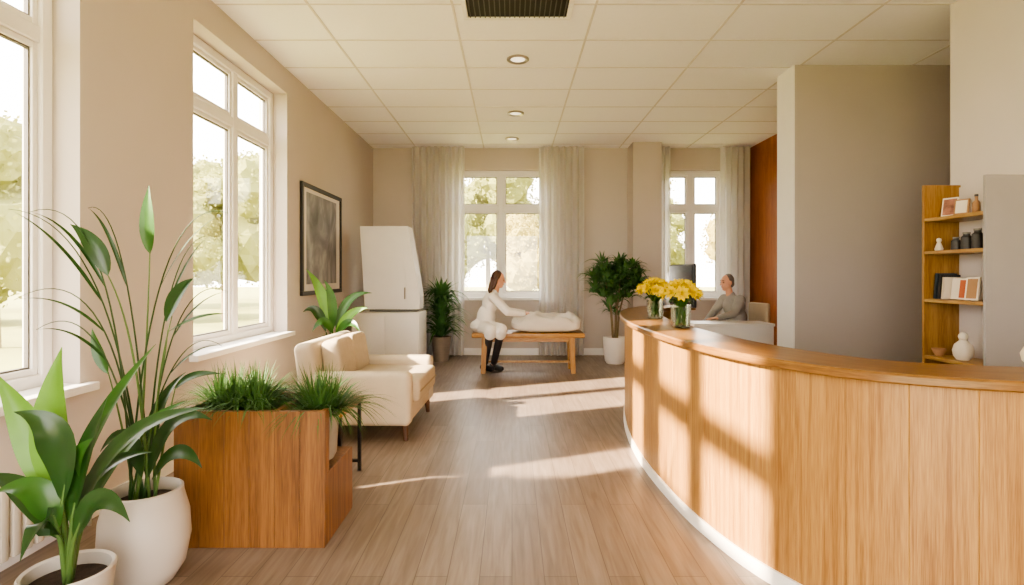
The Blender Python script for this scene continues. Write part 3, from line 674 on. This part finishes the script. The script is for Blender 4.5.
# ------------------------------------------------------------ bookcase and contents
bc = thing('bookcase', 'tall oak bookcase with a grey end panel against the right wall', 'bookcase', (3.3, 3.9, 0))
MB().box(0, .295, .585, .61, 0, 2.12, .003).build('side_panel', M['oakl'], bc, smooth=False)
o = MB().box(0, .295, 0, .025, 0, 2.1, .003).build('side_panel', M['panelg'], bc, smooth=False); o['label'] = 'grey laminate end panel'
MB().box(.28, .295, .025, .584, 0, 2.1).build('back_panel', M['wallr'], bc, smooth=False)
SZ = (.4, .76, 1.21, 1.59, 1.85)
for z in SZ: MB().box(.002, .279, .026, .584, z-.026, z, .002).build('shelf', M['oak'], bc, smooth=False)
MB().box(.01, .279, .026, .583, .0, .08).build('kickboard', M['oak'], bc, smooth=False)
def book(label, x, y, z, t, h, d, mat, lean=0, group=None):
    b = thing('book', label, 'book', (x, y, z), 0, group); b.rotation_euler = (lean, 0, 0)
    MB().box(0, d, 0, .003, 0, h).box(0, d, t-.003, t, 0, h).box(0, .003, 0, t, 0, h).build('cover', M[mat], b, smooth=False)
    MB().box(.003, d-.004, .003, t-.003, .003, h-.004).build('pages', M['cream'], b, smooth=False)
def card(label, x, y, z, w, h, fm, pm, rz, name='photo_frame'):
    b = thing(name, label, 'photo frame', (x, y, z), rz); b.rotation_euler = (0, math.radians(10), rz)
    MB().box(0, .012, -w/2, w/2, 0, h, .002).build('frame', M[fm], b, smooth=False)
    MB().box(-.002, 0, -w/2+.012, w/2-.012, .012, h-.012).build('picture', M[pm], b, smooth=False)
    MB().box(.01, .05, -.01, .01, .0, .008).build('stand', M[fm], b, smooth=False)
card('small reddish photo in a pale frame on the top shelf, farther', 3.4, 4.36, 1.856, .12, .15, 'cream', 'photo', .35)
card('small pale card in a tan frame on the top shelf, nearer', 3.38, 4.22, 1.856, .1, .12, 'bookt', 'cream', .4)
for i, (y, h, r, lb) in enumerate(((4.3, .1, .032, 'shortest dark jar, farthest on the second shelf'), (4.2, .13, .036, 'middle dark jar on the second shelf'), (4.1, .15, .036, 'tallest dark jar, nearest on the second shelf'))):
    t = thing('jar', lb, 'jar', (3.41, y, 1.591), 0, 'dark jars on the second shelf')
    MB().lathe([(0, 0), (r, 0), (r*1.05, .01), (r, h*.72), (r*.6, h*.82), (r*.6, h*.9), (0, h*.9)], 20).build('body', M['jar'], t)
    MB().lathe([(0, h*.9), (r*.68, h*.9), (r*.68, h), (0, h)], 20).build('lid', M['greyp'], t)
t = thing('figurine', 'little cream figurine at the far end of the second shelf', 'figurine', (3.37, 4.42, 1.591))
MB().lathe([(0, 0), (.025, 0), (.03, .015), (.018, .05), (.012, .065), (.018, .08), (.016, .095), (0, .102)], 16).build('body', M['cream'], t)
t = thing('bottle', 'slim tan bottle at the near end of the top shelf', 'bottle', (3.4, 4.1, 1.851))
MB().lathe([(0, 0), (.022, 0), (.025, .01), (.024, .08), (.01, .1), (.01, .125), (0, .125)], 18).build('body', M['bookt'], t)
MB().lathe([(0, .125), (.012, .125), (.012, .14), (0, .14)], 16).build('cap', M['jar'], t)
book('dark slate book leaning at the far end of the third shelf', 3.36, 4.44, 1.212, .028, .2, .15, 'bookb', .12)
book('charcoal book beside the slate one on the third shelf', 3.36, 4.4, 1.212, .025, .19, .15, 'jar', .1)
book('thin cream book beside the charcoal one on the third shelf', 3.36, 4.37, 1.212, .018, .17, .14, 'cream', .1)
card('cream card standing on the third shelf, farthest of three', 3.4, 4.29, 1.216, .08, .16, 'cream', 'cream', .35)
card('rust coloured card standing on the third shelf, in the middle', 3.37, 4.19, 1.216, .08, .16, 'cream', 'bookr', .35)
card('tan card standing on the third shelf, nearest of three', 3.35, 4.09, 1.216, .09, .17, 'cream', 'bookt', .35)
t = thing('ornament', 'rounded cream ornament on the lowest visible shelf', 'ornament', (3.4, 4.22, .761))
MB().lathe([(0, 0), (.04, 0), (.062, .03), (.068, .07), (.055, .115), (.03, .14), (.022, .15), (0, .15)], 24).build('body', M['cream'], t)
MB().ell((0, 0, .175), (.032, .032, .034)).build('knob', M['cream'], t)
t = thing('small_bowl', 'small brown bowl at the far end of the lowest visible shelf', 'bowl', (3.37, 4.42, .761))
MB().lathe([(0, 0), (.025, 0), (.045, .04), (.05, .06), (.044, .06), (.03, .02), (0, .015)], 20).build('body', M['bookt'], t)

# ------------------------------------------------------------ outside
struct(MB().box(-60, 60, -40, 80, -.4, -.3).build('ground', M['ground'], smooth=False))
def crown(seed, n=9000):
    random.seed(seed); m = MB(); cl = [(V((random.uniform(-1, 1), random.uniform(-1, 1), random.uniform(-1.1, .9))), random.uniform(.55, .95)) for _ in range(11)]
    for c, r in cl:
        t = bmesh.new(); bmesh.ops.create_icosphere(t, subdivisions=3, radius=1)
        for q in t.verts: q.co = q.co*r*(.84+.3*noise.noise(q.co*2.2+c*3)+.12*noise.noise(q.co*6+c)) + c
        m.merge(t)
    for i in range(n):
        c, r = random.choice(cl); d = V((random.gauss(0, 1), random.gauss(0, 1), random.gauss(0, 1))).normalized()*r*random.uniform(.7, 1.1)
        p = c+d; q = V((random.gauss(0, 1), random.gauss(0, 1), random.gauss(0, 1))).normalized(); s = .04
        a = q.orthogonal().normalized()*s; b = q.cross(a).normalized()*s*.7
        m.face([m.bm.verts.new(p+a), m.bm.verts.new(p+b), m.bm.verts.new(p-a), m.bm.verts.new(p-b)])
    return m
protos = []
def tree(x, y, s, kind, label, group):
    if kind >= len(protos):
        t = thing('tree', label, 'tree', (0, 0, -.3), 0, group)
        c = crown(300+kind).build('crown', M['tree' if kind != 1 else 'tree2'], t, (0, 0, 2.3), smooth=False)
        MB().tube([(0, 0, 0), (.05, 0, 1.2), (0, .05, 2.3)], [.08, .06, .04], 10).build('trunk', M['trunk'], t); protos.append(t)
    else:
        t = copy_tree(protos[kind]); tag(t, label, 'tree', group)
    t.location = (x, y, -.3); t.scale = (s, s, s); t.rotation_euler = (0, 0, x*1.7+y)
for i, (x, y, s) in enumerate(((-12, 13, 1.45), (-18, 18.5, 1.9), (-10.5, 20.5, 1.55), (-14, 28, 2.0), (-23, 27, 2.2), (-16, 38, 2.6), (-24, 17, 1.5))):
    tree(x, y, s, i % 3, 'hazy golden tree outside beyond the left windows', 'trees outside the left windows')
for i, (x, y, s) in enumerate(((-3.6, 26, 1.6), (1.6, 24, 1.3), (6.2, 28, 1.6), (11, 24, 1.55), (15.5, 32, 2.2), (-1.5, 36, 2.4), (7.5, 40, 2.6))):
    tree(x, y, s, i % 3, 'hazy golden tree outside beyond the back windows', 'trees outside the back windows')

# ------------------------------------------------------------ light and camera
W = bpy.data.worlds.new('World'); SC.world = W; W.use_nodes = True; nt = W.node_tree
bg = nt.nodes['Background']; bg.inputs[1].default_value = 6.0
tc = N(nt, 'ShaderNodeTexCoord'); sp = N(nt, 'ShaderNodeSeparateXYZ'); rp = N(nt, 'ShaderNodeValToRGB')
nt.links.new(tc.outputs['Generated'], sp.inputs[0]); nt.links.new(sp.outputs['Z'], rp.inputs[0]); nt.links.new(rp.outputs[0], bg.inputs[0])
e = rp.color_ramp.elements; e[0].position = 0; e[0].color = (1, .9, .81, 1); e[1].position = .45; e[1].color = (1, .95, .925, 1)
sl_ = bpy.data.lights.new('sun', 'SUN'); sl_.energy = 27; sl_.angle = math.radians(1.4); sl_.color = (1, .82, .63)
so = bpy.data.objects.new('sun', sl_); COL.objects.link(so); so.location = (-8, 0, 6)
so.rotation_euler = V((1, .42, -.58)).to_track_quat('-Z', 'Y').to_euler()
vs = SC.view_settings; vs.view_transform = 'AgX'
for lk in ('AgX - Medium High Contrast', 'AgX - Punchy'):
    try: vs.look = lk; break
    except TypeError: pass
vs.exposure = 1.0
cd = bpy.data.cameras.new('camera'); cam = bpy.data.objects.new('camera', cd); COL.objects.link(cam)
cam.location = (0, 0, CZ); cam.rotation_euler = (PI/2, 0, 0); cd.sensor_width = 36; cd.lens = 36*F/1024; cd.shift_y = -17.5/1024
cd.clip_start = .05; cd.clip_end = 300
SC.camera = cam
